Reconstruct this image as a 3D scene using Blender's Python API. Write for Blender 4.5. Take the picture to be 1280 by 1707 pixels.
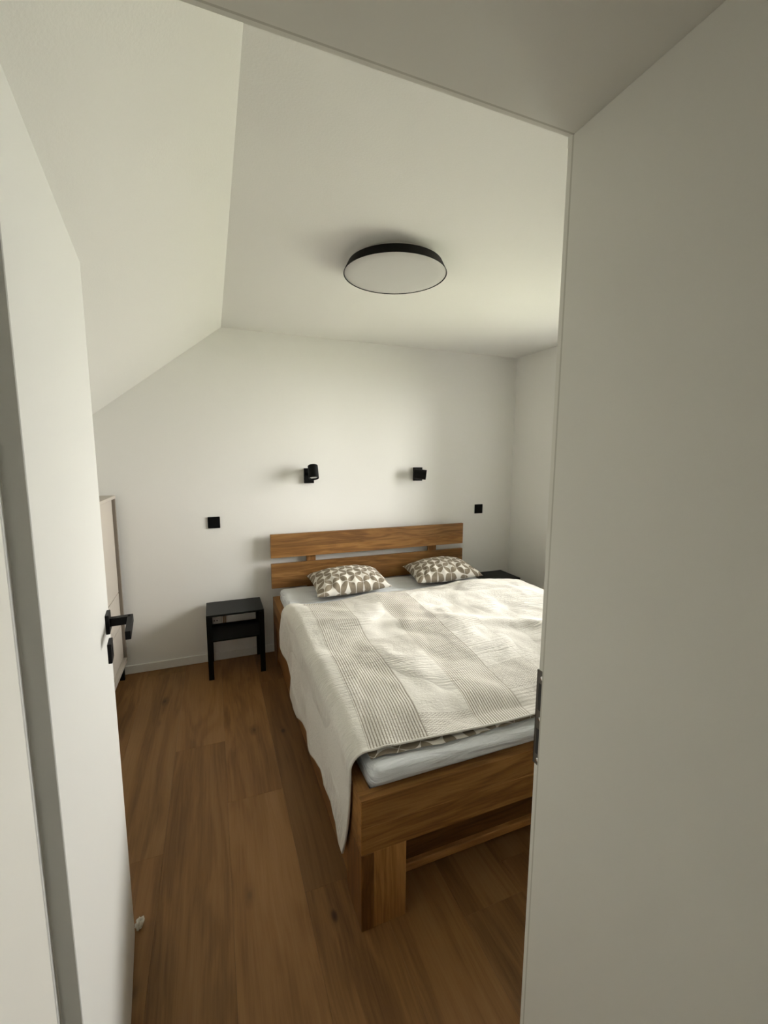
import bpy, bmesh, math, random
from mathutils import Vector, Matrix, noise

for o in list(bpy.data.objects):
    bpy.data.objects.remove(o)
SC = bpy.context.scene
COL = SC.collection
rnd = random.Random(7)

# ------------------------------------------------------------------ camera
F_PX = 721.3
cam = bpy.data.cameras.new('camera')
cam.sensor_fit = 'VERTICAL'
cam.sensor_height = 36.0
cam.sensor_width = 36.0
cam.lens = F_PX / 1707.0 * 36.0
cam.clip_start = 0.01
camo = bpy.data.objects.new('camera', cam)
COL.objects.link(camo)
cr, cu, cf = Vector((0.92992, -0.36774, 0.00476)), Vector((0.044, 0.12409, 0.99129)), Vector((0.36513, 0.92161, -0.13158))
camo.matrix_world = Matrix(((cr.x, cu.x, -cf.x, 0.0), (cr.y, cu.y, -cf.y, 0.0), (cr.z, cu.z, -cf.z, 1.5077), (0, 0, 0, 1)))
SC.camera = camo

# ------------------------------------------------------------------ sky, exposure
W = bpy.data.worlds.new('overcast_sky')
SC.world = W
W.use_nodes = True
bg = W.node_tree.nodes['Background']
bg.inputs['Color'].default_value = (1.0, 0.985, 0.955, 1)
bg.inputs['Strength'].default_value = 16.0
VS = SC.view_settings
VS.view_transform = 'Standard'
VS.look = 'None'
VS.gamma = 1.0
VS.use_curve_mapping = False
VS.exposure = 1.06

def portal(name, loc, rot, sx, sy):
    l = bpy.data.lights.new(name, 'AREA')
    l.shape = 'RECTANGLE'
    l.size, l.size_y = sx, sy
    l.cycles.is_portal = True
    o = bpy.data.objects.new(name, l)
    COL.objects.link(o)
    o.location = loc
    o.rotation_euler = rot
    return o

# room measures (metres)
D = 3.263          # headboard wall
RW = 2.553         # window wall
HC = 2.357         # flat ceiling
FX = 0.097         # where the ceiling folds into the slope
KX, KZ = -1.05, 1.464   # knee wall
DWY0, DWY1 = 0.185, 0.560   # door wall
WIN = (1.50, 2.64, 0.90, 2.14)    # y0 y1 z0 z1 in window wall
ADDED_HWIN = (-2.6, -2.1, 0.9, 2.1)  # unseen hall window, added to light the hall: x0 x1 z0 z1
HY = -1.3
portal('window_portal', (RW + 0.12, (WIN[0] + WIN[1]) / 2, (WIN[2] + WIN[3]) / 2), (0, math.radians(90), 0), WIN[3] - WIN[2], WIN[1] - WIN[0])
portal('added_window_portal', ((ADDED_HWIN[0] + ADDED_HWIN[1]) / 2, HY - 0.12, (ADDED_HWIN[2] + ADDED_HWIN[3]) / 2), (math.radians(90), 0, 0), ADDED_HWIN[1] - ADDED_HWIN[0], ADDED_HWIN[3] - ADDED_HWIN[2])

# ------------------------------------------------------------------ node helpers
class NT:
    def __init__(self, name):
        self.m = bpy.data.materials.new(name)
        self.m.use_nodes = True
        self.t = self.m.node_tree
        self.b = self.t.nodes['Principled BSDF']
    def n(self, typ, **kw):
        x = self.t.nodes.new(typ)
        for k, v in kw.items():
            setattr(x, k, v)
        return x
    def link(self, a, b):
        self.t.links.new(a, b)
    def setin(self, sock, v):
        if hasattr(v, 'links') or isinstance(v, bpy.types.NodeSocket):
            self.link(v, sock)
        else:
            sock.default_value = v
    def math(self, op, a, b=0.0, c=None, clamp=False):
        x = self.n('ShaderNodeMath', operation=op)
        x.use_clamp = clamp
        self.setin(x.inputs[0], a)
        self.setin(x.inputs[1], b)
        if c is not None:
            self.setin(x.inputs[2], c)
        return x.outputs[0]
    def mix(self, f, a, b, blend='MIX'):
        x = self.n('ShaderNodeMix', data_type='RGBA', blend_type=blend)
        self.setin(x.inputs[0], f)
        self.setin(x.inputs[6], a if not isinstance(a, tuple) else (*a[:3], 1))
        self.setin(x.inputs[7], b if not isinstance(b, tuple) else (*b[:3], 1))
        return x.outputs[2]
    def ramp(self, f, stops, interp='LINEAR'):
        x = self.n('ShaderNodeValToRGB')
        x.color_ramp.interpolation = interp
        e = x.color_ramp.elements
        while len(e) < len(stops):
            e.new(0.5)
        for i, (p, c) in enumerate(stops):
            e[i].position = p
            e[i].color = (*c, 1) if isinstance(c, tuple) else (c, c, c, 1)
        self.setin(x.inputs[0], f)
        return x.outputs[0]
    def noise(self, vec, scale=5.0, detail=3.0, rough=0.5, dist=0.0):
        x = self.n('ShaderNodeTexNoise')
        x.inputs['Scale'].default_value = scale
        x.inputs['Detail'].default_value = detail
        x.inputs['Roughness'].default_value = rough
        x.inputs['Distortion'].default_value = dist
        if vec is not None:
            self.link(vec, x.inputs['Vector'])
        return x.outputs[0]
    def obj(self):
        return self.n('ShaderNodeTexCoord').outputs['Object']
    def uv(self):
        return self.n('ShaderNodeTexCoord').outputs['UV']
    def mapping(self, vec, scale=(1, 1, 1), loc=(0, 0, 0), rot=(0, 0, 0)):
        x = self.n('ShaderNodeMapping')
        self.link(vec, x.inputs[0])
        x.inputs['Scale'].default_value = scale
        self.setin(x.inputs['Location'], loc)
        x.inputs['Rotation'].default_value = rot
        return x.outputs[0]
    def sep(self, v):
        x = self.n('ShaderNodeSeparateXYZ')
        self.link(v, x.inputs[0])
        return x.outputs
    def bump(self, h, strength=0.2, dist=0.01):
        x = self.n('ShaderNodeBump')
        x.inputs['Strength'].default_value = strength
        x.inputs['Distance'].default_value = dist
        self.link(h, x.inputs['Height'])
        self.link(x.outputs[0], self.b.inputs['Normal'])
    def out(self, col, rough=0.5, metal=0.0, spec=None):
        self.setin(self.b.inputs['Base Color'], (*col, 1) if isinstance(col, tuple) else col)
        self.setin(self.b.inputs['Roughness'], rough)
        self.b.inputs['Metallic'].default_value = metal
        if spec is not None:
            self.b.inputs['Specular IOR Level'].default_value = spec
        return self.m

def paint(name, col, rough=0.6, grain=0.03, scale=220.0, bstr=0.12, spec=0.3):
    t = NT(name)
    n1 = t.noise(t.obj(), scale, 3, 0.6)
    n2 = t.noise(t.obj(), 1.3, 2)
    f = t.math('ADD', t.math('MULTIPLY', n1, grain), t.math('MULTIPLY', n2, grain))
    f = t.math('ADD', f, 1.0 - grain)
    c = t.mix(1.0, col, f, 'MULTIPLY')
    t.bump(n1, bstr, 0.002)
    return t.out(c, rough, 0, spec)

def plain(name, col, rough=0.45, metal=0.0, spec=0.5, bstr=0.05):
    t = NT(name)
    n1 = t.noise(t.obj(), 300.0, 2, 0.6)
    c = t.mix(t.math('MULTIPLY', n1, 0.15), col, tuple(x * 0.8 for x in col))
    if bstr:
        t.bump(n1, bstr, 0.001)
    return t.out(c, rough, metal, spec)

def wood(name, axis, dark, mid, light, rough=0.45, gscale=1.0, knots=1.0, spec=0.35, knot_cell=3.2, fine=0.25, ring=0.14, rfreq=46.0):
    """oak: grain along 'axis' of the object; the object's own colour tints it"""
    t = NT(name)
    info = t.n('ShaderNodeObjectInfo')
    off = t.n('ShaderNodeCombineXYZ')
    t.link(t.math('MULTIPLY', info.outputs['Random'], 37.0), off.inputs[0])
    t.link(t.math('MULTIPLY', info.outputs['Random'], 91.0), off.inputs[1])
    t.link(t.math('MULTIPLY', info.outputs['Random'], 53.0), off.inputs[2])
    add = t.n('ShaderNodeVectorMath', operation='ADD')
    t.link(t.obj(), add.inputs[0])
    t.link(off.outputs[0], add.inputs[1])
    v = add.outputs[0]
    ai = 'xyz'.index(axis)
    def sc(along, across):
        s = [across * gscale] * 3
        s[ai] = along * gscale
        return tuple(s)
    warp = t.noise(t.mapping(v, sc(1.2, 5.0)), 1.0, 2, 0.5)
    wv = t.n('ShaderNodeVectorMath', operation='MULTIPLY_ADD')
    t.link(t.n('ShaderNodeCombineXYZ').outputs[0], wv.inputs[0])
    wadd = t.n('ShaderNodeVectorMath', operation='ADD')
    cmb = t.n('ShaderNodeCombineXYZ')
    for i in range(3):
        if i != ai:
            t.link(t.math('MULTIPLY', warp, 0.06), cmb.inputs[i])
    t.link(v, wadd.inputs[0])
    t.link(cmb.outputs[0], wadd.inputs[1])
    vv = wadd.outputs[0]
    # knots
    vor = t.n('ShaderNodeTexVoronoi')
    vor.inputs['Scale'].default_value = 1.0
    ks = [knot_cell * 2.0] * 3
    ks[ai] = knot_cell
    t.link(t.mapping(v, tuple(ks)), vor.inputs['Vector'])
    dist = vor.outputs['Distance']
    knot = t.ramp(dist, [(0.0, 1.0), (0.045, 0.85), (0.10, 0.25), (0.2, 0.0)])
    keep = t.math('GREATER_THAN', t.sep(vor.outputs['Color'])[0], 0.30)
    knot = t.math('MULTIPLY', t.math('MULTIPLY', knot, keep), knots)
    cath = t.noise(t.mapping(vv, sc(0.9, 9.0)), 1.0, 3, 0.55, 0.6)
    rings = t.math('SINE', t.math('MULTIPLY', t.math('ADD', cath, t.math('MULTIPLY', knot, 0.25)), rfreq))
    rings = t.math('MULTIPLY_ADD', rings, 0.5, 0.5)
    fib = t.noise(t.mapping(vv, sc(3.0, 130.0)), 1.0, 4, 0.7)
    broad = t.noise(t.mapping(v, sc(0.7, 4.0)), 1.0, 2, 0.5)
    f = t.math('ADD', t.math('MULTIPLY', rings, ring), t.math('MULTIPLY', fib, fine))
    f = t.math('ADD', f, t.math('MULTIPLY', broad, 0.62))
    f = t.math('SUBTRACT', f, 0.5 * (fine + ring) - 0.14)
    c = t.ramp(f, [(0.12, dark), (0.45, mid), (0.80, light)])
    c = t.mix(t.math('MULTIPLY', knot, 0.85), c, tuple(x * 0.22 for x in dark))
    c = t.mix(1.0, c, info.outputs['Color'], 'MULTIPLY')
    t.bump(t.math('ADD', t.math('MULTIPLY', fib, 0.7), t.math('MULTIPLY', rings, 0.2)), 0.12, 0.002)
    r = t.math('MULTIPLY_ADD', fib, 0.15, rough - 0.07)
    return t.out(c, r, 0, spec)

M = {}
M['wall'] = paint('wall_paint', (0.84, 0.83, 0.785), 0.75, 0.03, 160.0, 0.25, 0.2)
M['ceiling'] = paint('ceiling_paint', (0.85, 0.84, 0.795), 0.8, 0.03, 160.0, 0.2, 0.2)
M['white'] = paint('white_lacquer', (0.75, 0.735, 0.67), 0.45, 0.015, 400.0, 0.05, 0.35)
M['door'] = paint('door_lacquer', (0.745, 0.742, 0.70), 0.45, 0.015, 400.0, 0.05, 0.35)
M['base'] = paint('baseboard_paint', (0.78, 0.77, 0.72), 0.45, 0.01, 300.0, 0.03, 0.4)
M['seal'] = plain('grey_rubber_seal', (0.56, 0.54, 0.47), 0.7)
M['steel'] = plain('brushed_steel', (0.16, 0.15, 0.13), 0.4, 1.0)
M['hole'] = plain('dark_recess', (0.03, 0.028, 0.025), 0.7)
M['black'] = plain('matt_black_metal', (0.0035, 0.0035, 0.003), 0.5, 0.0, 0.15)
M['blackplastic'] = plain('black_plastic', (0.003, 0.003, 0.003), 0.55, 0.0, 0.12)
M['nightstand'] = plain('black_powder_coat', (0.004, 0.0045, 0.004), 0.38, 0.0, 0.16)
M['handle'] = plain('black_handle_metal', (0.003, 0.0025, 0.0025), 0.42, 0.0, 0.16)
M['cabinet'] = plain('beige_lacquer', (0.53, 0.48, 0.41), 0.5)
M['darkpanel'] = plain('dark_side_panel', (0.22, 0.185, 0.145), 0.5)  # side panels darker than the rest of the cabinet
M['glassdiff'] = plain('opal_diffuser', (0.62, 0.61, 0.58), 0.4, 0.0, 0.4)
M['whiteplastic'] = plain('white_plastic', (0.74, 0.72, 0.67), 0.35)
M['chrome'] = plain('reflector_chrome', (0.7, 0.7, 0.7), 0.15, 1.0)
M['brown'] = plain('brown_cord', (0.33, 0.19, 0.08), 0.6)
M['paper'] = paint('crumpled_paper', (0.78, 0.75, 0.66), 0.8, 0.03, 90.0, 0.1)
M['ground'] = paint('ground_outside', (0.30, 0.31, 0.24), 0.9, 0.2, 3.0, 0.1)
M['upvc'] = plain('white_window_frame', (0.8, 0.8, 0.78), 0.35)
FL = dict(dark=(0.095, 0.041, 0.012), mid=(0.245, 0.126, 0.043), light=(0.335, 0.190, 0.078))
M['floor'] = wood('oak_plank_floor', 'y', FL['dark'], FL['mid'], FL['light'], 0.50, 1.0, 1.0, 0.3, 3.3, 0.42, 0.15, 24.0)
BD = dict(dark=(0.085, 0.034, 0.008), mid=(0.255, 0.130, 0.041), light=(0.41, 0.235, 0.090))
for ax in 'xyz':
    M['oak_' + ax] = wood('oiled_oak_' + ax, ax, BD['dark'], BD['mid'], BD['light'], 0.42, 1.3, 1.0, 0.35, 2.6, 0.55, 0.20, 34.0)

# clear window glass
t = NT('window_glass')
tr = t.n('ShaderNodeBsdfTransparent')
gl = t.n('ShaderNodeBsdfGlossy')
gl.inputs['Roughness'].default_value = 0.0
fr = t.n('ShaderNodeFresnel')
mx = t.n('ShaderNodeMixShader')
t.link(fr.outputs[0], mx.inputs[0]); t.link(tr.outputs[0], mx.inputs[1]); t.link(gl.outputs[0], mx.inputs[2])
t.link(mx.outputs[0], t.t.nodes['Material Output'].inputs[0])
M['glass'] = t.m

# sheet
t = NT('white_cotton_sheet')
n1 = t.noise(t.obj(), 900.0, 2)
n2 = t.noise(t.mapping(t.obj(), (4, 14, 34), (0, 0, 0), (0, 0.22, 0)), 1.0, 3, 0.5, 0.9)
t.bump(t.math('ADD', t.math('MULTIPLY', n2, 1.0), t.math('MULTIPLY', n1, 0.05)), 0.85, 0.03)
M['sheet'] = t.out((0.74, 0.765, 0.775), 0.85, 0, 0.1)

# petal print of the bed linen (circles overlapping on a square grid)
def petal(name):
    t = NT(name)
    uv = t.mapping(t.uv(), (1 / 0.062, 1 / 0.062, 1), (0.2, 0.3, 0), (0, 0, 0.12))
    s = t.sep(uv)
    fx = t.math('SUBTRACT', t.math('FRACT', s[0]), 0.5)
    fy = t.math('SUBTRACT', t.math('FRACT', s[1]), 0.5)
    ax_, ay_ = t.math('ABSOLUTE', fx), t.math('ABSOLUTE', fy)
    # lens between two neighbouring circles, centred on each cell edge
    def lens(a, b):
        # circles of radius .70 centred at cell corners of that edge
        d1 = t.math('SQRT', t.math('ADD', t.math('POWER', t.math('SUBTRACT', a, 0.0), 2.0), t.math('POWER', t.math('ADD', b, 0.0), 2.0)))
        return d1
    # leaf along diagonal directions inside the cell
    p = t.math('MULTIPLY', t.math('ADD', fx, fy), 0.7071)
    q = t.math('MULTIPLY', t.math('SUBTRACT', fx, fy), 0.7071)
    par = t.math('MODULO', t.math('ABSOLUTE', t.math('ADD', t.math('FLOOR', s[0]), t.math('FLOOR', s[1]))), 2.0)
    isodd = t.math('GREATER_THAN', par, 0.5)
    u = t.math('ADD', t.math('MULTIPLY', p, isodd), t.math('MULTIPLY', q, t.math('SUBTRACT', 1.0, isodd)))
    w = t.math('ADD', t.math('MULTIPLY', q, isodd), t.math('MULTIPLY', p, t.math('SUBTRACT', 1.0, isodd)))
    un = t.math('DIVIDE', u, 0.68)
    wid = t.math('MULTIPLY', t.math('SUBTRACT', 1.0, t.math('MULTIPLY', un, un)), 0.36)
    leaf = t.math('LESS_THAN', t.math('ABSOLUTE', w), wid)
    n1 = t.noise(t.obj(), 700.0, 2)
    wob = t.noise(t.obj(), 60.0, 3)
    grey = t.mix(wob, (0.20, 0.165, 0.115), (0.30, 0.255, 0.19))
    c = t.mix(leaf, (0.72, 0.69, 0.62), grey)
    t.bump(n1, 0.1, 0.002)
    return t.out(c, 0.85, 0, 0.1)
M['petal'] = petal('petal_print_cotton')

# bedspread: u = metres across the bed, v = metres along the bed from the foot hem
def spread_mat():
    t = NT('patchwork_bedspread_cotton')
    s = t.sep(t.uv())
    u, v = s[0], s[1]
    n_f = t.noise(t.obj(), 420.0, 3, 0.6)
    wob = t.noise(t.obj(), 18.0, 2)
    uw = t.math('ADD', u, t.math('MULTIPLY', wob, 0.004))
    cw = 0.208
    k = t.math('DIVIDE', t.math('SUBTRACT', u, 0.432), cw)      # column index; 0 = first striped column
    ki = t.math('FLOOR', k)
    kf = t.math('FRACT', k)
    inside = t.math('MULTIPLY', t.math('GREATER_THAN', k, 0.0), t.math('LESS_THAN', k, 4.0))
    odd = t.math('MODULO', t.math('ABSOLUTE', ki), 2.0)
    striped = t.math('MULTIPLY', inside, t.math('LESS_THAN', odd, 0.5))
    patch = t.math('MULTIPLY', inside, t.math('GREATER_THAN', odd, 0.5))
    # lengthwise ticking stripes
    ph = t.math('FRACT', t.math('DIVIDE', uw, 0.0104))
    tri = t.math('ABSOLUTE', t.math('SUBTRACT', ph, 0.5))
    line = t.ramp(tri, [(0.10, 1.0), (0.26, 0.0)])
    vs = t.math('FRACT', t.math('ADD', t.math('DIVIDE', v, 0.62), t.math('MULTIPLY', ki, 0.33)))
    strength = t.ramp(t.noise(t.mapping(t.uv(), (2.0, 1.6, 1)), 1.0, 1), [(0.3, 0.7), (0.6, 1.0)])
    a = t.math('MULTIPLY', t.math('MULTIPLY', line, striped), strength)
    # cross stripes and herringbone in the patches
    ph2 = t.math('FRACT', t.math('DIVIDE', t.math('ADD', v, t.math('MULTIPLY', wob, 0.006)), 0.016))
    cross = t.ramp(t.math('ABSOLUTE', t.math('SUBTRACT', ph2, 0.5)), [(0.05, 1.0), (0.35, 0.0)])
    hz = t.math('ABSOLUTE', t.math('SUBTRACT', t.math('FRACT', t.math('DIVIDE', u, 0.016)), 0.5))
    ph3 = t.math('FRACT', t.math('ADD', t.math('DIVIDE', v, 0.009), t.math('MULTIPLY', hz, 1.3)))
    herr = t.ramp(t.math('ABSOLUTE', t.math('SUBTRACT', ph3, 0.5)), [(0.10, 1.0), (0.30, 0.0)])
    in_c = t.math('LESS_THAN', vs, 0.20)
    in_h = t.math('MULTIPLY', t.math('GREATER_THAN', vs, 0.20), t.math('LESS_THAN', vs, 0.48))
    b = t.math('ADD', t.math('MULTIPLY', t.math('MULTIPLY', cross, in_c), 0.35), t.math('MULTIPLY', t.math('MULTIPLY', herr, in_h), 0.55))
    b = t.math('MULTIPLY', b, patch)
    seam = t.math('MULTIPLY', inside, t.ramp(t.math('ABSOLUTE', t.math('SUBTRACT', kf, 0.5)), [(0.485, 0.0), (0.497, 1.0)]))
    f = t.math('MAXIMUM', t.math('MULTIPLY', a, 1.0), b)
    f = t.math('MAXIMUM', f, t.math('MULTIPLY', seam, 0.55))
    base = t.mix(t.math('MULTIPLY', n_f, 0.5), (0.73, 0.705, 0.64), (0.65, 0.62, 0.55))
    c = t.mix(f, base, (0.27, 0.23, 0.17))
    cr_ = t.noise(t.mapping(t.uv(), (60, 110, 1)), 1.0, 3, 0.6, 0.4)
    crs = t.ramp(t.noise(t.mapping(t.uv(), (3, 3, 1)), 1.0, 2), [(0.35, 0.15), (0.65, 1.0)])
    h = t.math('ADD', t.math('MULTIPLY', n_f, 0.12), t.math('MULTIPLY', t.math('MULTIPLY', cr_, crs), 0.8))
    wr_ = t.noise(t.mapping(t.uv(), (7, 75, 1), (3, 1, 0), (0, 0, 0.15)), 1.0, 3, 0.55, 0.8)
    wz = t.ramp(t.noise(t.mapping(t.uv(), (4.2, 3.4, 1), (7, 2, 0)), 1.0, 1), [(0.47, 0.0), (0.60, 1.0)])
    h = t.math('ADD', h, t.math('MULTIPLY', t.math('MULTIPLY', wr_, wz), 2.6))
    h = t.math('SUBTRACT', h, t.math('MULTIPLY', f, 0.10))
    t.bump(h, 0.8, 0.007)
    return t.out(c, 0.9, 0, 0.08)
M['spread'] = spread_mat()

# ------------------------------------------------------------------ object helpers
def tag(o, label=None, cat=None, group=None, kind=None):
    if label: o['label'] = label
    if cat: o['category'] = cat
    if group: o['group'] = group
    if kind: o['kind'] = kind
    return o

def link(name, me, mat, parent=None, loc=(0, 0, 0), rot=(0, 0, 0), smooth=False):
    o = bpy.data.objects.new(name, me)
    COL.objects.link(o)
    if mat and not me.materials:
        me.materials.append(M[mat] if isinstance(mat, str) else mat)
    if parent:
        o.parent = parent
    o.location = loc
    o.rotation_euler = rot
    if smooth:
        for p in me.polygons:
            p.use_smooth = True
    return o

def empty(name, loc=(0, 0, 0), rot=(0, 0, 0)):
    o = bpy.data.objects.new(name, None)
    COL.objects.link(o)
    o.location = loc
    o.rotation_euler = rot
    o.empty_display_size = 0.1
    return o

def box_bm(bm, x0, x1, y0, y1, z0, z1, bevel=0.0, seg=1):
    r = bmesh.ops.create_cube(bm, size=1.0)
    vs = r['verts']
    for v in vs:
        v.co = Vector(((x0 + x1) / 2 + v.co.x * (x1 - x0), (y0 + y1) / 2 + v.co.y * (y1 - y0), (z0 + z1) / 2 + v.co.z * (z1 - z0)))
    if bevel:
        es = list({e for v in vs for e in v.link_edges})
        bmesh.ops.bevel(bm, geom=es, offset=bevel, segments=seg, affect='EDGES', profile=0.6)

def mesh_of(bm, name):
    bmesh.ops.recalc_face_normals(bm, faces=bm.faces[:])
    me = bpy.data.meshes.new(name)
    bm.to_mesh(me)
    bm.free()
    return me

def box(name, mat, x0, x1, y0, y1, z0, z1, bevel=0.0, parent=None, seg=1, centre=True):
    """a box mesh whose origin sits at its own base centre (relative to parent)"""
    c = Vector(((x0 + x1) / 2, (y0 + y1) / 2, z0)) if centre else Vector((0, 0, 0))
    bm = bmesh.new()
    box_bm(bm, x0 - c.x, x1 - c.x, y0 - c.y, y1 - c.y, z0 - c.z, z1 - c.z, bevel, seg)
    return link(name, mesh_of(bm, name), mat, parent, c)

def boxes(name, mat, lst, parent=None):
    bm = bmesh.new()
    for b in lst:
        box_bm(bm, *b)
    return link(name, mesh_of(bm, name), mat, parent)

def prism(name, mat, pts, axis, a0, a1, parent=None, bevel=0.0):
    """polygon pts in the two other axes, extruded along axis"""
    bm = bmesh.new()
    def mk(p, a):
        if axis == 'z': return (p[0], p[1], a)
        if axis == 'y': return (p[0], a, p[1])
        return (a, p[0], p[1])
    lo = [bm.verts.new(mk(p, a0)) for p in pts]
    hi = [bm.verts.new(mk(p, a1)) for p in pts]
    bm.faces.new(lo); bm.faces.new(hi)
    n = len(pts)
    for i in range(n):
        bm.faces.new((lo[i], lo[(i + 1) % n], hi[(i + 1) % n], hi[i]))
    if bevel:
        bmesh.ops.recalc_face_normals(bm, faces=bm.faces[:])
        bmesh.ops.bevel(bm, geom=bm.edges[:], offset=bevel, segments=1, affect='EDGES')
    return link(name, mesh_of(bm, name), mat, parent)

def lathe(name, mat, prof, n=48, parent=None, loc=(0, 0, 0), rot=(0, 0, 0), smooth=True):
    """prof: (r, z) pairs, spun about z; r=0 ends are closed"""
    bm = bmesh.new()
    rings = []
    for r, z in prof:
        if r < 1e-6:
            rings.append([bm.verts.new((0, 0, z))])
        else:
            rings.append([bm.verts.new((r * math.cos(2 * math.pi * i / n), r * math.sin(2 * math.pi * i / n), z)) for i in range(n)])
    for a, b in zip(rings, rings[1:]):
        for i in range(n):
            j = (i + 1) % n
            if len(a) == 1 and len(b) == 1: continue
            if len(a) == 1: bm.faces.new((a[0], b[i], b[j]))
            elif len(b) == 1: bm.faces.new((a[i], a[j], b[0]))
            else: bm.faces.new((a[i], a[j], b[j], b[i]))
    o = link(name, mesh_of(bm, name), mat, parent, loc, rot)
    if smooth:
        for p in o.data.polygons: p.use_smooth = True
        o.data.set_sharp_from_angle(angle=math.radians(35))
    return o

def tube(name, mat, pts, r, n=8, parent=None):
    bm = bmesh.new()
    rings = []
    pts = [Vector(p) for p in pts]
    for i, p in enumerate(pts):
        d = (pts[min(i + 1, len(pts) - 1)] - pts[max(i - 1, 0)]).normalized()
        a = d.orthogonal().normalized()
        if i and abs(a.dot(pa)) < 0.999:
            a = (pa - d * pa.dot(d)).normalized()
        pa = a
        b = d.cross(a)
        rings.append([bm.verts.new(p + (a * math.cos(2 * math.pi * k / n) + b * math.sin(2 * math.pi * k / n)) * r) for k in range(n)])
    for ra, rb in zip(rings, rings[1:]):
        for k in range(n):
            bm.faces.new((ra[k], ra[(k + 1) % n], rb[(k + 1) % n], rb[k]))
    bm.faces.new(rings[0]); bm.faces.new(rings[-1])
    return link(name, mesh_of(bm, name), mat, parent, smooth=True)

# ================================================================== SETTING
TH = 0.14
# floor: sub-floor slab with separate planks on it
floor = tag(box('floor', 'hole', -1.05, RW, -1.3, D, -0.06, -0.012, centre=False), 'oak plank floor running towards the headboard wall', None, None, 'structure')
PW, PL = 0.236, 1.50
starts = {0: 0.33, -1: 0.77, 1: 1.32 - PL, -2: 1.66 - PL, 2: 0.55, 3: 1.05 - PL}
tones = {(-1, 1): (1.0, 0.97, 0.93), (0, 1): (1.1, 1.06, 1.02), (1, 1): (0.72, 0.68, 0.64), (1, 0): (1.0, 0.95, 0.9), (-2, 0): (0.95, 0.9, 0.85), (0, 0): (0.95, 0.92, 0.88), (-1, 0): (1.04, 1.0, 0.97)}  # planks' own tones; the darkest by the bed include the bed's shade
plank_cache = {}
k0, k1 = math.floor(-1.05 / PW), math.ceil(RW / PW)
for k in range(k0, k1):
    xa, xb = max(k * PW, -1.05), min((k + 1) * PW, RW)
    if xb - xa < 0.01: continue
    s = starts.get(k, rnd.uniform(0, PL))
    while s > -1.3: s -= PL
    j = -2
    y = s
    idx = 0
    while y < D:
        ya, yb = max(y, -1.3), min(y + PL, D)
        if yb - ya > 0.01:
            key = (round(xb - xa, 4), round(yb - ya, 4))
            if key not in plank_cache:
                bm = bmesh.new()
                g = 0.0001
                box_bm(bm, g, key[0] - g, g, key[1] - g, -0.012, 0.0, 0.0006)
                plank_cache[key] = mesh_of(bm, 'plank')
            o = link('plank', plank_cache[key], 'floor', floor, (xa, ya, 0))
            i = 0 if yb < 1.75 else 1
            q = rnd.uniform(0.82, 1.08)
            tc = tones.get((k, i), (q, q * rnd.uniform(0.95, 1.0), q * rnd.uniform(0.9, 1.0)))
            o.color = (*tc, 1)
        y += PL

# headboard wall (with the gable outline under the slope)
wl = prism('wall_back', 'wall', [(KX - TH, 0), (RW + TH, 0), (RW + TH, HC + TH), (FX - 0.05, HC + TH), (KX - TH, KZ + 0.1)], 'y', D, D + TH)
tag(wl, 'white painted wall behind the headboard', None, None, 'structure')
# window wall with its opening
y0, y1, z0, z1 = WIN
wr = boxes('wall_right', 'wall', [(RW, RW + 0.28, DWY0, y0, 0, HC + TH), (RW, RW + 0.28, y1, D, 0, HC + TH), (RW, RW + 0.28, y0, y1, 0, z0), (RW, RW + 0.28, y0, y1, z1, HC + TH)])
tag(wr, 'white painted wall to the right of the bed', None, None, 'structure')
wk = boxes('wall_left', 'wall', [(KX - TH, KX, DWY1, D, 0, KZ + 0.05)])
tag(wk, 'low white knee wall under the roof slope', None, None, 'structure')
cl = boxes('ceiling', 'ceiling', [(FX, RW, DWY1, D, HC, HC + TH)])
tag(cl, 'flat white ceiling above the bed', None, None, 'structure')
sl = prism('ceiling_slope', 'ceiling', [(FX, HC), (KX, KZ), (KX - TH, KZ + 0.03), (KX - TH, KZ + 0.16), (FX, HC + TH)], 'y', DWY1, D)
tag(sl, 'white sloping ceiling on the left side of the room', None, None, 'structure')

# door wall with door opening
LX0, LX1, LZ = -0.201, 0.509, 1.970     # clear opening
LT = 0.045
wf = boxes('wall_front', 'wall', [(KX - TH, LX0 - LT, DWY0, DWY1, 0, HC + TH), (LX1 + LT, RW, DWY0, DWY1, 0, HC + TH), (LX0 - LT, LX1 + LT, DWY0, DWY1, LZ + LT, HC + TH)])
tag(wf, 'thick white wall around the door opening', None, None, 'structure')

# hall around the camera
hw = boxes('wall_hall', 'wall', [
    (-3.2, ADDED_HWIN[0], HY - TH, HY, 0, 2.5), (ADDED_HWIN[1], 1.4, HY - TH, HY, 0, 2.5), (ADDED_HWIN[0], ADDED_HWIN[1], HY - TH, HY, 0, ADDED_HWIN[2]), (ADDED_HWIN[0], ADDED_HWIN[1], HY - TH, HY, ADDED_HWIN[3], 2.5),
    (-3.2 - TH, -3.2, HY - TH, DWY1, 0, 2.5), (1.4, 1.4 + TH, HY - TH, DWY0, 0, 2.5), (-3.2, KX - TH, DWY0, DWY1, 0, 2.5)])
tag(hw, 'white hall walls behind the doorway', None, None, 'structure')
tag(boxes('ceiling_hall', 'ceiling', [(-3.2, 1.4, HY, DWY0, 2.357, 2.5)]), 'white hall ceiling outside the doorway', None, None, 'structure')
tag(boxes('floor_hall', 'floor', [(-3.2, KX, HY, DWY0, -0.06, 0.0)]), 'oak floor of the hall outside the bedroom', None, None, 'structure')
tag(boxes('ground', 'ground', [(-60, 60, -60, 60, -3.2, -3.0)]), 'ground outside far below the window', None, None, 'structure')

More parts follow.
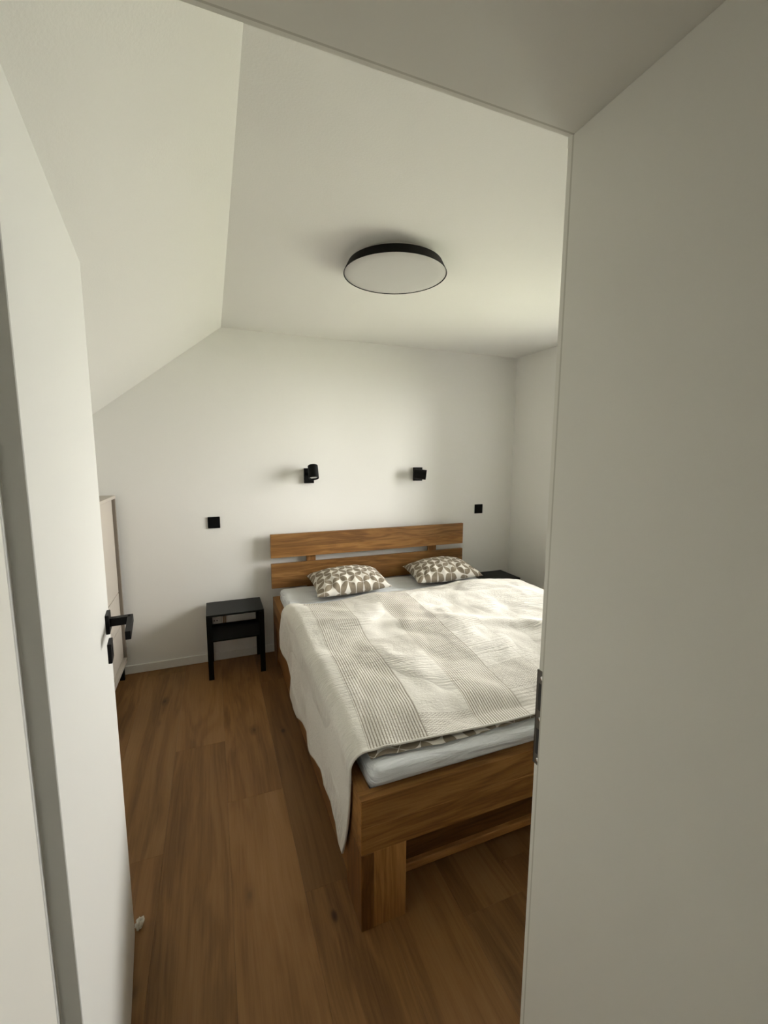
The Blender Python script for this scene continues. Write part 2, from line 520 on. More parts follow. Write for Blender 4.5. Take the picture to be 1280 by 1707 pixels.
# baseboards
BH, BT = 0.060, 0.014
def baseboard(name, x0, x1, y0, y1, lab):
    o = box(name, 'base', x0, x1, y0, y1, 0.0, BH, 0.003)
    tag(o, lab, None, None, 'structure')
baseboard('baseboard_back', KX, RW, D - BT, D, 'white baseboard along the headboard wall')
baseboard('baseboard_right', RW - BT, RW, DWY1, D - BT, 'white baseboard along the window wall')
baseboard('baseboard_left', KX, KX + BT, DWY1, D - BT, 'white baseboard along the knee wall')

# windows
def window(name, lab, horiz, c, a0, a1, z0, z1, out):
    """horiz 'y': lies in a wall of constant x=c; 'x': constant y=c. out: sign of outside"""
    e = empty(name, (c, (a0 + a1) / 2, z0) if horiz == 'y' else ((a0 + a1) / 2, c, z0))
    tag(e, lab, None, None, 'structure')
    w, h = (a1 - a0) / 2, z1 - z0
    def bb(nm, mat, u0, u1, d0, d1, v0, v1, par=e, bev=0.004):
        d0, d1 = sorted((d0 * out, d1 * out))
        if horiz == 'y': return box(nm, mat, d0, d1, u0, u1, v0, v1, bev, par, centre=False)
        return box(nm, mat, u0, u1, d0, d1, v0, v1, bev, par, centre=False)
    bb('frame_jamb', 'upvc', -w, -w + 0.06, 0.05, 0.12, 0, h)
    bb('frame_jamb', 'upvc', w - 0.06, w, 0.05, 0.12, 0, h)
    bb('frame_head', 'upvc', -w + 0.06, w - 0.06, 0.05, 0.12, h - 0.06, h)
    bb('frame_sill', 'upvc', -w + 0.06, w - 0.06, 0.05, 0.12, 0, 0.06)
    bb('mullion', 'upvc', -0.04, 0.04, 0.05, 0.12, 0.06, h - 0.06)
    bb('pane', 'glass', -w + 0.06, -0.04, 0.083, 0.087, 0.06, h - 0.06, bev=0)
    bb('pane', 'glass', 0.04, w - 0.06, 0.083, 0.087, 0.06, h - 0.06, bev=0)
    bb('window_board', 'white', -w - 0.03, w + 0.03, -0.04, -0.0005, -0.025, 0.0)
window('window_1', 'white framed window in the wall right of the bed', 'y', RW, WIN[0], WIN[1], WIN[2], WIN[3], 1)
window('window_2_added', 'unseen added window that lights the hall', 'x', HY, ADDED_HWIN[0], ADDED_HWIN[1], ADDED_HWIN[2], ADDED_HWIN[3], -1)  # added opening that brings daylight to the hall and door lining

# ---- door lining
RY0, RY1 = 0.545, 0.572      # rebate
RS = 0.015
trim = tag(empty('trim_1', ((LX0 + LX1) / 2, 0.38, 0)), 'white door lining and rebated frame around the doorway', None, None, 'structure')
def tprism(name, mat, pts, axis, a0, a1, bevel=0.001):
    o = prism(name, mat, pts, axis, a0, a1, None, bevel)
    o.parent = trim
    o.matrix_parent_inverse = Matrix.Translation(-Vector(trim.location))
    return o
NY = DWY0 - 0.012
tprism('jamb', 'white', [(LX1, NY), (LX1, RY0), (LX1 + RS, RY0), (LX1 + RS, RY1), (LX1 + LT, RY1), (LX1 + LT, NY)], 'z', 0.0, LZ)
tprism('jamb', 'white', [(LX0, NY), (LX0, RY0), (LX0 - RS, RY0), (LX0 - RS, RY1), (LX0 - LT, RY1), (LX0 - LT, NY)], 'z', 0.0, LZ)
tprism('head', 'white', [(NY, LZ), (RY0, LZ), (RY0, LZ + RS), (RY1, LZ + RS), (RY1, LZ + LT), (NY, LZ + LT)], 'x', LX0 - LT, LX1 + LT)
for (a, b) in ((LX1 + RS, LX1 + LT), (LX0 - LT, LX0 - RS)):
    tprism('corner_block', 'white', [(a, RY0), (b, RY0), (b, RY1), (a, RY1)], 'z', LZ, LZ + RS, 0)
tprism('seal', 'seal', [(LX1 + 0.0012, RY0 - 0.0005), (LX1 + 0.0012, RY0 + 0.0035), (LX1 + RS + 0.0005, RY0 + 0.0045), (LX1 + RS + 0.0005, RY0 - 0.0005)], 'z', 0.0, LZ, 0)
tprism('seal', 'seal', [(RY0 - 0.0005, LZ + 0.0012), (RY0 + 0.0035, LZ + 0.0012), (RY0 + 0.0045, LZ + RS + 0.0005), (RY0 - 0.0005, LZ + RS + 0.0005)], 'x', LX0 - RS, LX1 + RS, 0)
for (a, b) in ((LX0 - LT - 0.04, LX0 - RS - 0.012), (LX1 + RS + 0.012, LX1 + LT + 0.04)):
    tprism('casing', 'white', [(a, DWY1), (b, DWY1), (b, RY1), (a, RY1)], 'z', 0.0, LZ + RS + 0.012)
    tprism('casing', 'white', [(a, NY), (b, NY), (b, DWY0), (a, DWY0)], 'z', 0.0, LZ + RS + 0.012)
tprism('casing', 'white', [(DWY1, LZ + RS + 0.012), (RY1, LZ + RS + 0.012), (RY1, LZ + LT + 0.04), (DWY1, LZ + LT + 0.04)], 'x', LX0 - LT - 0.04, LX1 + LT + 0.04)
tprism('casing', 'white', [(NY, LZ + RS + 0.012), (DWY0, LZ + RS + 0.012), (DWY0, LZ + LT + 0.04), (NY, LZ + LT + 0.04)], 'x', LX0 - LT - 0.04, LX1 + LT + 0.04)
# strike plate in the rebate of the right jamb
px = LX1 + RS
pl = boxes('strike_plate', 'steel', [(px - 0.0020, px + 0.001, RY0 + 0.003, RY1 + 0.0012, 0.953, 1.131), (px - 0.002, px + 0.010, RY1 - 0.0005, RY1 + 0.0015, 0.953, 1.131)])
pl.parent = trim
pl.matrix_parent_inverse = Matrix.Translation(-Vector(trim.location))
tag(pl, 'steel strike plate')
for (a, b) in ((1.058, 1.108), (0.974, 1.022)):
    boxes('keep_hole', 'hole', [(px - 0.0026, px + 0.002, RY0 + 0.007, RY1 - 0.004, a, b)], pl)
for z in (1.119, 1.042, 0.963):
    lathe('screw', 'chrome', [(0.0, 0.002), (0.003, 0.0016), (0.0042, 0.0)], 12, pl, (px - 0.002, (RY0 + RY1) / 2 + 0.003, z), (0, math.radians(-90), 0))

# ---- door leaf, swung into the room
ang = math.radians(96.0)
DW_ = 0.72
door = tag(empty('door_1', (-0.2148, 0.664, 0.0), (0, 0, ang)), 'white door leaf standing open on the left', None, None, 'structure')
# local: x from hinge to free edge, visible face at y=0, thickness to +y
leaf = prism('door_leaf', 'door', [(0.0, 0.0), (DW_, 0.0), (DW_, 0.025), (DW_ + 0.013, 0.025), (DW_ + 0.013, 0.040), (-0.013, 0.040), (-0.013, 0.025), (0.0, 0.025)], 'z', 0.007, 1.990, door, 0.0012)
hx, hz = 0.652, 1.056
ro = box('handle_rosette', 'handle', hx - 0.026, hx + 0.026, -0.009, 0.0, hz - 0.026, hz + 0.026, 0.0012, door)
lv = boxes('door_handle', 'handle', [(hx - 0.010, hx + 0.010, -0.058, -0.008, hz - 0.011, hz + 0.011, 0.0012), (hx - 0.125, hx + 0.010, -0.063, -0.050, hz - 0.011, hz + 0.011, 0.0012)], door)
tag(lv, 'black square lever handle')
ke = box('key_rosette', 'handle', hx - 0.026, hx + 0.026, -0.009, 0.0, 0.975 - 0.027, 0.975 + 0.027, 0.0012, door)
boxes('keyhole', 'hole', [(hx - 0.003, hx + 0.003, -0.0098, -0.0085, 0.964, 0.984)], door)
box('latch_plate', 'steel', DW_ - 0.001, DW_ + 0.0008, 0.004, 0.021, 0.93, 1.12, 0, door)

# ================================================================== FURNITURE
# ---------------- bed
BX0, BX1, BY0, BZ = 0.377, 2.000, 1.128, 0.460
bed = tag(empty('bed', ((BX0 + BX1) / 2, (BY0 + 3.2) / 2, 0)), 'double bed with solid oak frame and slatted two-plank headboard', 'bed')
def bpart(name, mat, x0, x1, y0, y1, z0, z1, bev=0.002, par=None, col=None):
    """boards of the bed in world coordinates"""
    o = box(name, mat, x0, x1, y0, y1, z0, z1, bev)
    wl_ = Vector(o.location)
    if par is None:
        o.parent = bed
        o.location = wl_ - Vector(bed.location)
    else:
        o.parent = par
        o.location = wl_ - Vector(par.parent.location) - Vector(par.location)
    if col: o.color = (*col, 1)
    return o
# headboard planks, each glued up from two staves
hy0, hy1 = 3.188, 3.214
u = bpart('headboard_plank', 'oak_x', 0.3735, 2.001, hy0, hy1, 0.747, 0.822, 0.001, None, (1.2, 1.12, 1.0))
bpart('stave', 'oak_x', 0.3735, 2.001, hy0, hy1, 0.822, 0.9225, 0.001, u, (0.98, 0.92, 0.85))
l_ = bpart('headboard_plank', 'oak_x', 0.3735, 2.001, hy0, hy1, 0.517, 0.630, 0.001, None, (1.05, 0.98, 0.9))
bpart('stave', 'oak_x', 0.3735, 2.001, hy0, hy1, 0.630, 0.702, 0.001, l_, (0.98, 0.93, 0.85))
for (a, b) in ((0.641, 0.711), (1.680, 1.755)):
    bpart('headboard_post', 'oak_z', a, b, hy1, hy1 + 0.022, 0.10, 0.90, 0.002, None, (0.95, 0.85, 0.75))
# rails
RT = 0.042
fb = bpart('foot_rail', 'oak_x', BX0 + 0.0, BX1, BY0, BY0 + RT, 0.273, 0.365, 0.001, None, (1.15, 1.04, 0.88))
bpart('stave', 'oak_x', BX0, BX1, BY0, BY0 + RT, 0.365, BZ, 0.001, fb, (1.05, 0.95, 0.80))
for xa in (BX0, BX1 - RT):
    sr = bpart('side_rail', 'oak_y', xa, xa + RT, BY0 + RT, 3.18, 0.273, 0.370, 0.001, None, (0.9, 0.82, 0.72))
    bpart('stave', 'oak_y', xa, xa + RT, BY0 + RT, 3.18, 0.370, BZ, 0.001, sr, (1.0, 0.93, 0.85))
bpart('head_rail', 'oak_x', BX0 + RT, BX1 - RT, 3.14, 3.18, 0.273, BZ, 0.002)
# corner legs made of two boards
for sx in (0, 1):
    for sy in (0, 1):
        xa = BX0 if sx == 0 else BX1 - RT
        ya = BY0 if sy == 0 else 3.18 - 0.155
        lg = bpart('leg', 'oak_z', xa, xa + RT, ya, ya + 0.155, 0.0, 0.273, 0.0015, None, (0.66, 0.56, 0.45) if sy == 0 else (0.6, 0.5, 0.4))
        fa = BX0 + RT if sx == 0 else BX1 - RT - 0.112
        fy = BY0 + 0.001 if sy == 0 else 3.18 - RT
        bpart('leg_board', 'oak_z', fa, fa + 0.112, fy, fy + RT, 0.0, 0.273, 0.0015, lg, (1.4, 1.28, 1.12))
# under-bed boxes
for xa in (BX0 + 0.006, BX1 - 0.028):
    bpart('under_bed_panel', 'oak_y', xa, xa + 0.022, BY0 + 0.16, 3.02, 0.04, 0.268, 0.002, None, (0.85, 0.75, 0.65))
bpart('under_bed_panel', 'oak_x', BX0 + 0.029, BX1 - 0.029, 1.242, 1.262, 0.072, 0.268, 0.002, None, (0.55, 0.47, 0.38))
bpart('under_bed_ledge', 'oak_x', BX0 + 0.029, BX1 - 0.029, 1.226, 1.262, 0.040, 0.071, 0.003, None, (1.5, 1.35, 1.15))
bpart('slatted_base', 'oak_x', BX0 + RT, BX1 - RT, BY0 + RT, 3.14, 0.30, 0.325, 0.002)

# ---------------- mattress
def smoothstep(a, b, x):
    x = max(0.0, min(1.0, (x - a) / (b - a)))
    return x * x * (3 - 2 * x)
def nz(x, y, z=0.0):
    return noise.noise(Vector((x, y, z)))

def grid_mesh(name, P, nu, nv, uvf=None, close=False):
    verts, faces = [], []
    for j in range(nv + 1):
        for i in range(nu + 1):
            verts.append(P(i / nu, j / nv))
    for j in range(nv):
        for i in range(nu):
            a = j * (nu + 1) + i
            faces.append((a, a + 1, a + nu + 2, a + nu + 1))
    me = bpy.data.meshes.new(name)
    me.from_pydata(verts, [], faces)
    if uvf:
        l = me.uv_layers.new(name='UVMap')
        for lp in me.loops:
            vi = lp.vertex_index
            l.data[lp.index].uv = uvf((vi % (nu + 1)) / nu, (vi // (nu + 1)) / nv)
    for p in me.polygons: p.use_smooth = True
    me.update()
    return me

MX0, MX1, MY0, MY1, MZ0, MZ1 = 0.421, 1.956, 1.174, 3.136, 0.327, 0.532
def mattress_mesh():
    bm = bmesh.new()
    box_bm(bm, MX0, MX1, MY0, MY1, MZ0, MZ1)
    bmesh.ops.bevel(bm, geom=bm.edges[:], offset=0.032, segments=4, affect='EDGES', profile=0.55)
    bmesh.ops.subdivide_edges(bm, edges=[e for e in bm.edges if e.calc_length() > 0.5], cuts=70, use_grid_fill=True)
    for zc in (0.44, 0.464, 0.476, 0.49):
        bmesh.ops.bisect_plane(bm, geom=bm.verts[:] + bm.edges[:] + bm.faces[:], plane_co=(0, 0, zc), plane_no=(0, 0, 1))
    for v in bm.verts:
        x, y, z = v.co
        t_ = smoothstep(0.42, 0.52, z)
        w = 0.010 * nz(x * 5 + 3 * y, y * 9, z * 16) + 0.005 * nz(x * 14, y * 21, z * 30)
        if y < 1.25 and z > 0.40:
            v.co.y += -0.030 * smoothstep(0.4645, 0.482, z) * (1 - smoothstep(1.18, 1.25, y)) + 0.9 * w * smoothstep(0.47, 0.50, z)
            v.co.z -= 0.6 * abs(w) * t_
        else:
            v.co.z -= 0.5 * abs(w) * t_
    return mesh_of(bm, 'mattress')
mo = link('mattress', mattress_mesh(), 'sheet', None, smooth=True)
tag(mo, 'mattress in a white fitted sheet lying in the oak bed frame', 'mattress')

# ---------------- bedspread shape
def top_h(x, y):
    h = 0.585
    h += 0.030 * smoothstep(1.15, 1.7, y)
    h += 0.020 * math.exp(-((x - 1.0) / 0.35) ** 2 - ((y - 2.35) / 0.3) ** 2)
    h += 0.045 * math.exp(-((x - 1.72) / 0.28) ** 2 - ((y - 2.15) / 0.42) ** 2)
    h += 0.022 * nz(x * 2.6 + 4, y * 2.2 + 1.3) + 0.011 * nz(x * 6 + 1, y * 5.0, 2.0) + 0.004 * nz(x * 15, y * 13, 5.0)
    # diagonal fold lines
    d = (x - 1.30) * 0.55 + (y - 1.9) * 0.83
    h += 0.016 * math.exp(-(d / 0.05) ** 2) * smoothstep(0.9, 1.3, x)
    d2 = (x - 0.8) * 0.35 + (y - 2.05) * 0.94
    h += 0.012 * math.exp(-(d2 / 0.045) ** 2) * (1 - smoothstep(0.9, 1.2, x))
    # foot and head edges settle on the sheet
    h -= 0.048 * (1 - smoothstep(1.14, 1.36, y)) * (1 + 0.25 * smoothstep(0.6, 1.1, x))
    h -= 0.040 * smoothstep(2.40, 2.63, y)
    return max(h, 0.557 - 0.003 * smoothstep(0.6, 1.1, x))
FOOT_Y = lambda x: 1.200 + 0.010 * math.sin(x * 5.0) - 0.012 * smoothstep(0.5, 1.2, x)
HEAD_Y = lambda x: 2.615 + 0.035 * math.sin(x * 6.0 - 0.6) + 0.02 * smoothstep(0.9, 1.2, x)
XE0, XE1 = 0.405, 1.990       # where the cloth turns over the edge
RAD = 0.055
def hem_z(y):
    pts = [(1.15, 0.125), (1.26, 0.135), (1.30, 0.185), (1.40, 0.20), (1.52, 0.185), (1.56, 0.235), (1.70, 0.235), (1.93, 0.20), (2.08, 0.175), (2.30, 0.24), (2.50, 0.31), (2.7, 0.36)]
    for (a, za), (b, zb) in zip(pts, pts[1:]):
        if a <= y <= b:
            return za + (zb - za) * (y - a) / (b - a)
    return pts[0][1] if y < pts[0][0] else pts[-1][1]
ARC = RAD * math.pi / 2
def spread_profile(s, y, side):
    """s = arc metres from the turning line (0) down; returns (dx outward, dz down)"""
    if s < ARC:
        a = s / RAD
        return RAD * math.sin(a), RAD * (1 - math.cos(a))
    return RAD, RAD + (s - ARC)
def spread_point(c, t_, thick=0.0):
    """c: metres across (world x on the top; less than XE0+RAD is the left drape), t_: 0 foot .. 1 head"""
    tl, tr_ = XE0 + RAD * 0.4, XE1 - RAD * 0.6
    if tl <= c <= tr_:
        y = FOOT_Y(c) + (HEAD_Y(c) - FOOT_Y(c)) * t_
        return Vector((c, y, top_h(c, y) + thick))
    if c < tl:
        s = tl - c
        yt = FOOT_Y(tl) + (HEAD_Y(tl) - FOOT_Y(tl)) * t_
        y_h = yt
        full = (top_h(tl, yt) - RAD - hem_z(yt)) + ARC
        q = s / 0.50 * full            # c range of drape is 0.50
        dx, dz = spread_profile(q, yt, 0)
        fr_ = q / full
        # foot hem swings back, head hem comes slightly forward on its way down
        foot_pull = (1 - t_) ** 3 * (0.085 * max(0.0, (fr_ - 0.25) / 0.75) ** 2)
        head_pull = -t_ ** 3 * 0.07 * fr_
        y = yt + foot_pull + head_pull
        x = tl - dx
        fold = 0.016 * math.sin(y * 15.0 + 0.8) + 0.012 * nz(y * 6, fr_ * 2.0, 9.0) + 0.006 * nz(y * 16, fr_ * 3, 3.0)
        x -= 0.004 + 0.004 * fr_ + 0.010 * fr_ * smoothstep(1.25, 1.6, yt) + max(-0.010, fold) * smoothstep(0.15, 0.8, fr_) * smoothstep(1.22, 1.55, yt)
        x = min(x, BX0 - 0.010 - thick) if fr_ > 0.33 else x
        return Vector((x, y, top_h(tl, yt) - dz + thick * (1 - fr_)))
    s = c - tr_
    yt = FOOT_Y(tr_) + (HEAD_Y(tr_) - FOOT_Y(tr_)) * t_
    full = (top_h(tr_, yt) - RAD - 0.33) + ARC
    q = s / 0.40 * full
    dx, dz = spread_profile(q, yt, 1)
    fr_ = q / full
    x = tr_ + dx + 0.008 + max(-0.006, 0.012 * math.sin(yt * 14.0)) * fr_
    x = max(x, BX1 + 0.010) if fr_ > 0.33 else x
    return Vector((x, yt, top_h(tr_, yt) - dz + thick * (1 - fr_)))
C0, C1 = (XE0 + RAD * 0.4) - 0.50, (XE1 - RAD * 0.6) + 0.40
NU, NV = 260, 180
def SP(a, b):
    return spread_point(C0 + (C1 - C0) * a, b)
def SUV(a, b):
    c = C0 + (C1 - C0) * a
    return (c - 0.045 * b * 1.4, b * 1.42)
sme = grid_mesh('bedspread', SP, NU, NV, SUV)
so = link('bedspread', sme, 'spread', None, smooth=True)
md = so.modifiers.new('thickness', 'SOLIDIFY')
md.thickness = 0.004
md.offset = 1.0
tag(so, 'cream patchwork bedspread with beige ticking stripes draped over the bed', 'bedspread')
# hem roll along the foot edge
hem_pts = [spread_point(C0 + (C1 - C0) * i / 200, 0.0) + Vector((0, 0.003, 0.0015)) for i in range(201)]
tube('hem', 'spread', hem_pts, 0.0045, 6, so)

# ---------------- duvet underneath (its printed edge shows at the foot)
def duvet_mesh():
    x0, x1 = 0.432, 1.948
    nu, nv = 90, 70
    def top(a, b):
        x = x0 + (x1 - x0) * a
        y0_, y1_ = FOOT_Y(x) - 0.012 + 0.009 * nz(x * 14, 1.0) + 0.020 * smoothstep(0.72, 1.0, x), HEAD_Y(x) - 0.05
        y = y0_ + (y1_ - y0_) * b
        edge = min(a, 1 - a, b * 0.9) * 1.5
        e = smoothstep(0.0, 0.06, edge)
        zt = top_h(x, max(y, FOOT_Y(x))) - 0.016
        zb = MZ1 + 0.006
        zmid = zb + 0.010
        w = 0.006 * nz(x * 22, y * 18, 4.0) * (1 - e)
        return (x, y, min(zt, zmid + (zt - zmid) * e + w))
    def bot(a, b):
        x, y, z = top(a, b)
        e = smoothstep(0.0, 0.05, min(a, 1 - a, b, 1 - b))
        return (x, y, min(z - 0.002, MZ1 + 0.0055 + (1 - e) * 0.006))
    bm = bmesh.new()
    uvl = bm.loops.layers.uv.new('UVMap')
    T = [[bm.verts.new(top(i / nu, j / nv)) for i in range(nu + 1)] for j in range(nv + 1)]
    B = [[bm.verts.new(bot(i / nu, j / nv)) for i in range(nu + 1)] for j in range(nv + 1)]
    for j in range(nv):
        for i in range(nu):
            bm.faces.new((T[j][i], T[j][i + 1], T[j + 1][i + 1], T[j + 1][i]))
            bm.faces.new((B[j][i], B[j + 1][i], B[j + 1][i + 1], B[j][i + 1]))
    for i in range(nu):
        bm.faces.new((T[0][i], B[0][i], B[0][i + 1], T[0][i + 1]))
        bm.faces.new((T[nv][i], T[nv][i + 1], B[nv][i + 1], B[nv][i]))
    for j in range(nv):
        bm.faces.new((T[j][0], T[j + 1][0], B[j + 1][0], B[j][0]))
        bm.faces.new((T[j][nu], B[j][nu], B[j + 1][nu], T[j + 1][nu]))
    for f in bm.faces:
        for lp in f.loops:
            cv = lp.vert.co
            lp[uvl].uv = (0.86 * cv.x - 0.5 * (cv.y + 1.6 * cv.z) + 0.012 * nz(cv.x * 9, cv.y * 9), 0.5 * cv.x + 0.86 * (cv.y + 1.6 * cv.z))
    return mesh_of(bm, 'duvet')
do = link('duvet', duvet_mesh(), 'petal', None, smooth=True)
tag(do, 'duvet in grey petal print peeking out under the bedspread at the foot', 'duvet')

# ---------------- pillows
def pillow(name, label, BL, BR, FR, FL, seed, plump=0.098):
    BL, BR, FR, FL = map(Vector, (BL, BR, FR, FL))
    base = (BL + BR + FR + FL) / 4
    n = 44
    w, d = 0.60, 0.50
    bm = bmesh.new()
    uvl = bm.loops.layers.uv.new('UVMap')
    def P(a, b, s):
        # sides pulled in between the corners like a filled pillowcase
        ia = a + 0.030 * (1 - 2 * a) * (1 - (2 * b - 1) ** 2)
        ib = b + 0.030 * (1 - 2 * b) * (1 - (2 * a - 1) ** 2)
        p = (FL * (1 - ia) + FR * ia) * (1 - ib) + (BL * (1 - ia) + BR * ia) * ib
        g = (max(0.0, 1 - (2 * a - 1) ** 2) ** 0.48) * (max(0.0, 1 - (2 * b - 1) ** 2) ** 0.48)
        # pleats running in from the front edge and the left side
        edge = min(a, 1 - a, b, 1 - b)
        pl_ = math.exp(-b * 3.2) * math.sin(a * 46 + seed * 3 + 3 * nz(a * 4, b * 4, seed)) * 0.011 * smoothstep(0.0, 0.08, b)
        pl_ += 0.005 * nz(a * 9 + seed, b * 5, seed)
        z = g * plump * (1.0 if s > 0 else -0.55) + (pl_ * (g ** 0.4) if s > 0 else 0)
        return p + Vector((0, 0, z)) - base
    grid = {}
    for s in (1, -1):
        for j in range(n + 1):
            for i in range(n + 1):
                if s < 0 and (i in (0, n) or j in (0, n)):
                    grid[(s, i, j)] = grid[(1, i, j)]
                else:
                    grid[(s, i, j)] = bm.verts.new(P(i / n, j / n, s))
    for s in (1, -1):
        for j in range(n):
            for i in range(n):
                q = [(i, j), (i + 1, j), (i + 1, j + 1), (i, j + 1)]
                if s < 0: q.reverse()
                f = bm.faces.new([grid[(s, *k)] for k in q])
                for lp, k in zip(f.loops, q):
                    lp[uvl].uv = (k[0] / n * w + seed * 0.13, k[1] / n * d + seed * 0.07)
    o = link(name, mesh_of(bm, name), 'petal', None, base, smooth=True)
    tag(o, label, 'pillow', 'petal print pillows on the bed')
    return o
pillow('pillow', 'grey petal print pillow on the left side of the bed', (0.625, 3.165, 0.600), (1.185, 3.165, 0.600), (1.150, 2.735, 0.585), (0.600, 2.680, 0.585), 1)
pillow('pillow', 'grey petal print pillow on the right side of the bed near the window', (1.415, 3.155, 0.600), (1.955, 3.165, 0.605), (1.905, 2.725, 0.590), (1.350, 2.735, 0.585), 2)

# ---------------- bedside tables
def nightstand(x, y, label):
    e = empty('bedside_table', (x + 0.185, y + 0.14, 0))
    tag(e, label, 'bedside table', 'black metal bedside tables')
    hw_, hd = 0.185, 0.14
    box('tabletop', 'nightstand', -hw_, hw_, -hd, hd, 0.437, 0.45, 0.002, e)
    sh = box('shelf', 'nightstand', -hw_ + 0.004, hw_ - 0.004, -hd + 0.004, hd - 0.004, 0.262, 0.272, 0.001, e)
    boxes('shelf_lip', 'nightstand', [(-hw_ + 0.004, hw_ - 0.004, hd - 0.008, hd - 0.004, 0.010, 0.024)], sh)
    for sx in (-1, 1):
        for sy in (-1, 1):
            lg, th = 0.034, 0.004
            X0, Y0 = sx * hw_, sy * hd
            pts = [(X0, Y0), (X0 - sx * lg, Y0), (X0 - sx * lg, Y0 - sy * th), (X0 - sx * th, Y0 - sy * th), (X0 - sx * th, Y0 - sy * lg), (X0, Y0 - sy * lg)]
            prism('leg', 'nightstand', pts, 'z', 0.0, 0.4368, e, 0.0006)
    return e
nightstand(-0.0804, 2.9616, 'black metal bedside table left of the bed, in front of the socket')
nightstand(2.085, 2.965, 'black metal bedside table in the corner right of the bed, half hidden by bedding')

# ---------------- cabinet at the knee wall
CX0, CX1, CY0, CY1, CZ0, CZ1 = -1.03, -0.588, 2.42, 3.215, 0.118, 1.240
cab = tag(empty('cabinet', ((CX0 + CX1) / 2, (CY0 + CY1) / 2, 0)), 'tall beige cabinet with door and drawers on black legs behind the door', 'cabinet')
co = Vector(cab.location)
def cpart(name, mat, x0, x1, y0, y1, z0, z1, bev=0.001, par=None):
    return box(name, mat, x0 - co.x, x1 - co.x, y0 - co.y, y1 - co.y, z0, z1, bev, cab)
cpart('top', 'cabinet', CX0, CX1 + 0.002, CY0, CY1, CZ1 - 0.02, CZ1, 0.002)
cpart('side_panel', 'darkpanel', CX0, CX1, CY1 - 0.018, CY1, CZ0, CZ1 - 0.0205)
cpart('side_panel', 'darkpanel', CX0, CX1, CY0, CY0 + 0.018, CZ0, CZ1 - 0.0205)
cpart('back_panel', 'cabinet', CX0, CX0 + 0.008, CY0 + 0.0185, CY1 - 0.0185, CZ0 + 0.02, CZ1 - 0.021)
cpart('bottom_panel', 'cabinet', CX0 + 0.01, CX1, CY0 + 0.0185, CY1 - 0.0185, CZ0, CZ0 + 0.03)
fx0, fx1 = CX1 - 0.036, CX1 - 0.018
ym = (CY0 + CY1) / 2
for (a, b) in ((CY0 + 0.021, ym - 0.0015), (ym + 0.0015, CY1 - 0.021)):
    cpart('cabinet_door', 'cabinet', fx0, fx1, a, b, 0.604, CZ1 - 0.024, 0.0012)
for (a, b) in ((0.380, 0.599), (0.152, 0.375)):
    cpart('drawer_front', 'cabinet', fx0, fx1, CY0 + 0.021, CY1 - 0.021, a, b, 0.0012)
for y in (CY0 + 0.02, CY1 - 0.045):
    for x in (CX0 + 0.02, CX1 - 0.045):
        cpart('leg', 'black', x, x + 0.028, y, y + 0.028, 0.0, CZ0 - 0.0003, 0.001)

# ================================================================== FIXTURES
# ceiling lamp
LC = (0.792, 1.880)
LR = 0.228
lamp = tag(empty('ceiling_lamp', (LC[0], LC[1], HC)), 'round flat ceiling lamp with black rim and opal cover, switched off', 'ceiling lamp')
lathe('base', 'whiteplastic', [(0, 0), (LR - 0.055, 0), (LR - 0.045, -0.016), (LR - 0.024, -0.022), (LR - 0.024, -0.034), (0, -0.034)], 96, lamp)
lathe('rim', 'black', [(LR - 0.026, -0.022), (LR - 0.020, -0.022), (LR, -0.062), (LR - 0.0025, -0.0625), (LR - 0.022, -0.028), (LR - 0.026, -0.022)], 128, lamp)
lathe('diffuser', 'glassdiff', [(LR - 0.003, -0.058), (LR - 0.006, -0.0605), (LR * 0.8, -0.064), (LR * 0.5, -0.0675), (LR * 0.2, -0.069), (0, -0.0692)], 128, lamp)

# wall spotlights
def spot(x0, x1, z0, z1, label, head_c, axis, L=0.105, r=0.033):
    e = empty('wall_spotlight', ((x0 + x1) / 2, D, (z0 + z1) / 2))
    tag(e, label, 'wall lamp', 'black wall spotlights above the headboard')
    o = Vector(e.location)
    w, h = (x1 - x0) / 2, (z1 - z0) / 2
    box('mount', 'black', -w, w, -0.030, 0.0, -h, h, 0.0015, e)
    hc = Vector(head_c) - o
    ax = Vector(axis).normalized()
    q = Vector((0, 0, 1)).rotation_difference(ax)
    arm0 = Vector((hc.x * 0.3, -0.029, hc.z * 0.4))
    tube('arm', 'black', [arm0, hc], 0.010, 12, e)
    hd = lathe('lamp_head', 'black', [(0, -L / 2), (r - 0.002, -L / 2), (r, -L / 2 + 0.002), (r, L / 2 - 0.001), (r - 0.001, L / 2), (r - 0.005, L / 2), (r - 0.006, L / 2 - 0.012), (0, L / 2 - 0.014)], 40, e, hc, q.to_euler())
    lathe('bulb', 'chrome', [(r - 0.007, 0), (r - 0.009, 0.004), (r * 0.5, 0.002), (0.012, 0.006), (0, 0.007)], 32, hd, (0, 0, L / 2 - 0.012))
    return e
spot(0.641, 0.712, 1.291, 1.403, 'black wall spotlight above the left pillow, head turned down', (0.690, 3.155, 1.378), (-0.02, -0.42, -0.9), L=0.10, r=0.037)
spot(1.548, 1.622, 1.294, 1.404, 'black wall spotlight above the right pillow, head turned to the right', (1.572, 3.175, 1.350), (0.87, -0.48, -0.10), L=0.10, r=0.040)

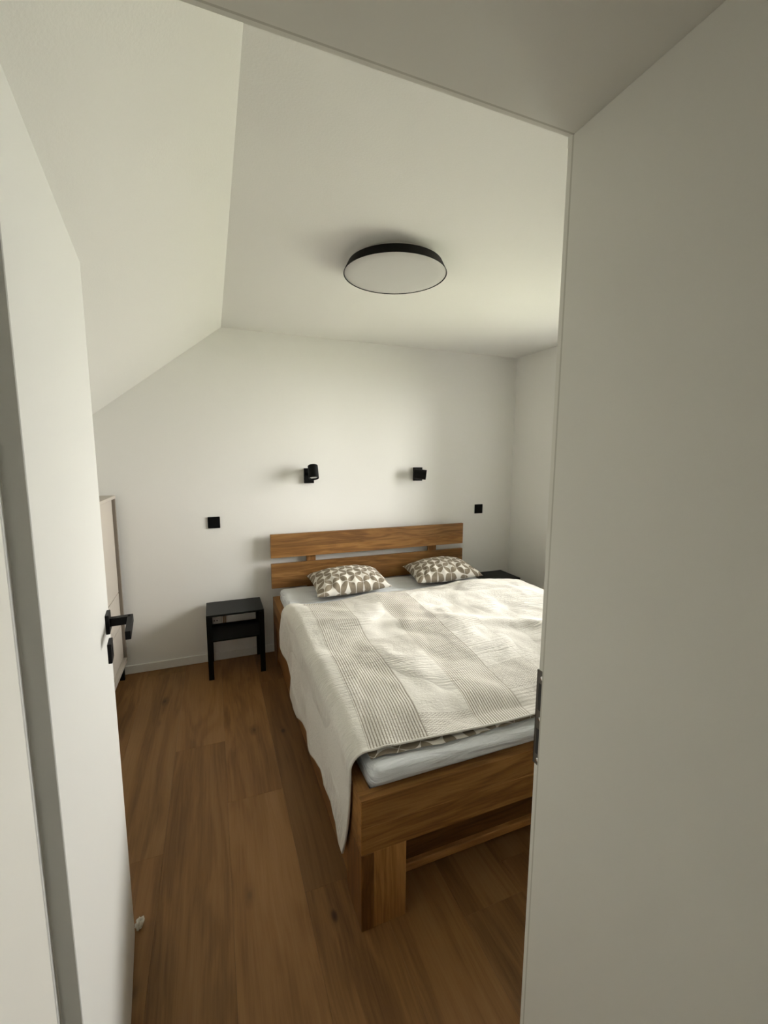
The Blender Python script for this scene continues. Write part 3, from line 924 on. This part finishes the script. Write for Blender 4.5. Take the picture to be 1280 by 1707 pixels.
# light switches
def switch(x, z, label):
    e = empty('light_switch', (x, D, z))
    tag(e, label, 'light switch', 'black light switches beside the bed')
    box('plate', 'blackplastic', -0.0405, 0.0405, -0.009, 0.0, -0.0405, 0.0405, 0.002, e)
    box('rocker', 'blackplastic', -0.0275, 0.0275, -0.0125, -0.0088, -0.0275, 0.0275, 0.001, e)
switch(-0.004, 1.0245, 'black light switch on the wall above the left bedside table')
switch(2.1995, 1.031, 'black light switch on the wall near the right corner')

# socket behind the left bedside table
sk = tag(empty('wall_socket', (-0.024, D, 0.300)), 'white wall socket behind the left bedside table', 'socket')
box('plate', 'whiteplastic', -0.0405, 0.0405, -0.009, 0.0, -0.0405, 0.0405, 0.003, sk)
lathe('insert', 'whiteplastic', [(0.024, 0.0), (0.023, 0.004), (0.021, 0.003), (0.020, 0.0015), (0, 0.0015)], 32, sk, (0, -0.0085, 0.004), (math.radians(90), 0, 0))
for dx in (-0.0095, 0.0095):
    lathe('contact_hole', 'hole', [(0.0045, 0.0), (0.0045, 0.0008), (0, 0.0008)], 16, sk, (dx, -0.0098, 0.004), (math.radians(90), 0, 0))
cd = tag(empty('power_cord', (0.036, D, 0.0)), 'short brown twin cord on the wall beside the white socket', 'cord')
for dx in (-0.007, 0.007):
    tube('strand', 'brown', [(dx, -0.006, 0.345), (dx + 0.001, -0.006, 0.30), (dx, -0.006, 0.262)], 0.0035, 8, cd)

# scrap beside the door's free edge
bm = bmesh.new()
bmesh.ops.create_icosphere(bm, subdivisions=3, radius=1.0)
for v in bm.verts:
    c = v.co.copy()
    k = 1 + 0.45 * nz(c.x * 2.2, c.y * 2.2, c.z * 2.2) + 0.2 * nz(c.x * 6, c.y * 6, c.z * 6 + 3)
    v.co = Vector((c.x * 0.011, c.y * 0.015, c.z * 0.017)) * k
zmin = min(v.co.z for v in bm.verts)
for v in bm.verts: v.co.z -= zmin
sc_ = link('paper_scrap', mesh_of(bm, 'paper_scrap'), 'paper', None, (-0.279, 1.399, 0.0), (0, 0, math.radians(-18)))
tag(sc_, 'small crumpled white scrap on the floor at the edge of the open door', 'paper scrap')
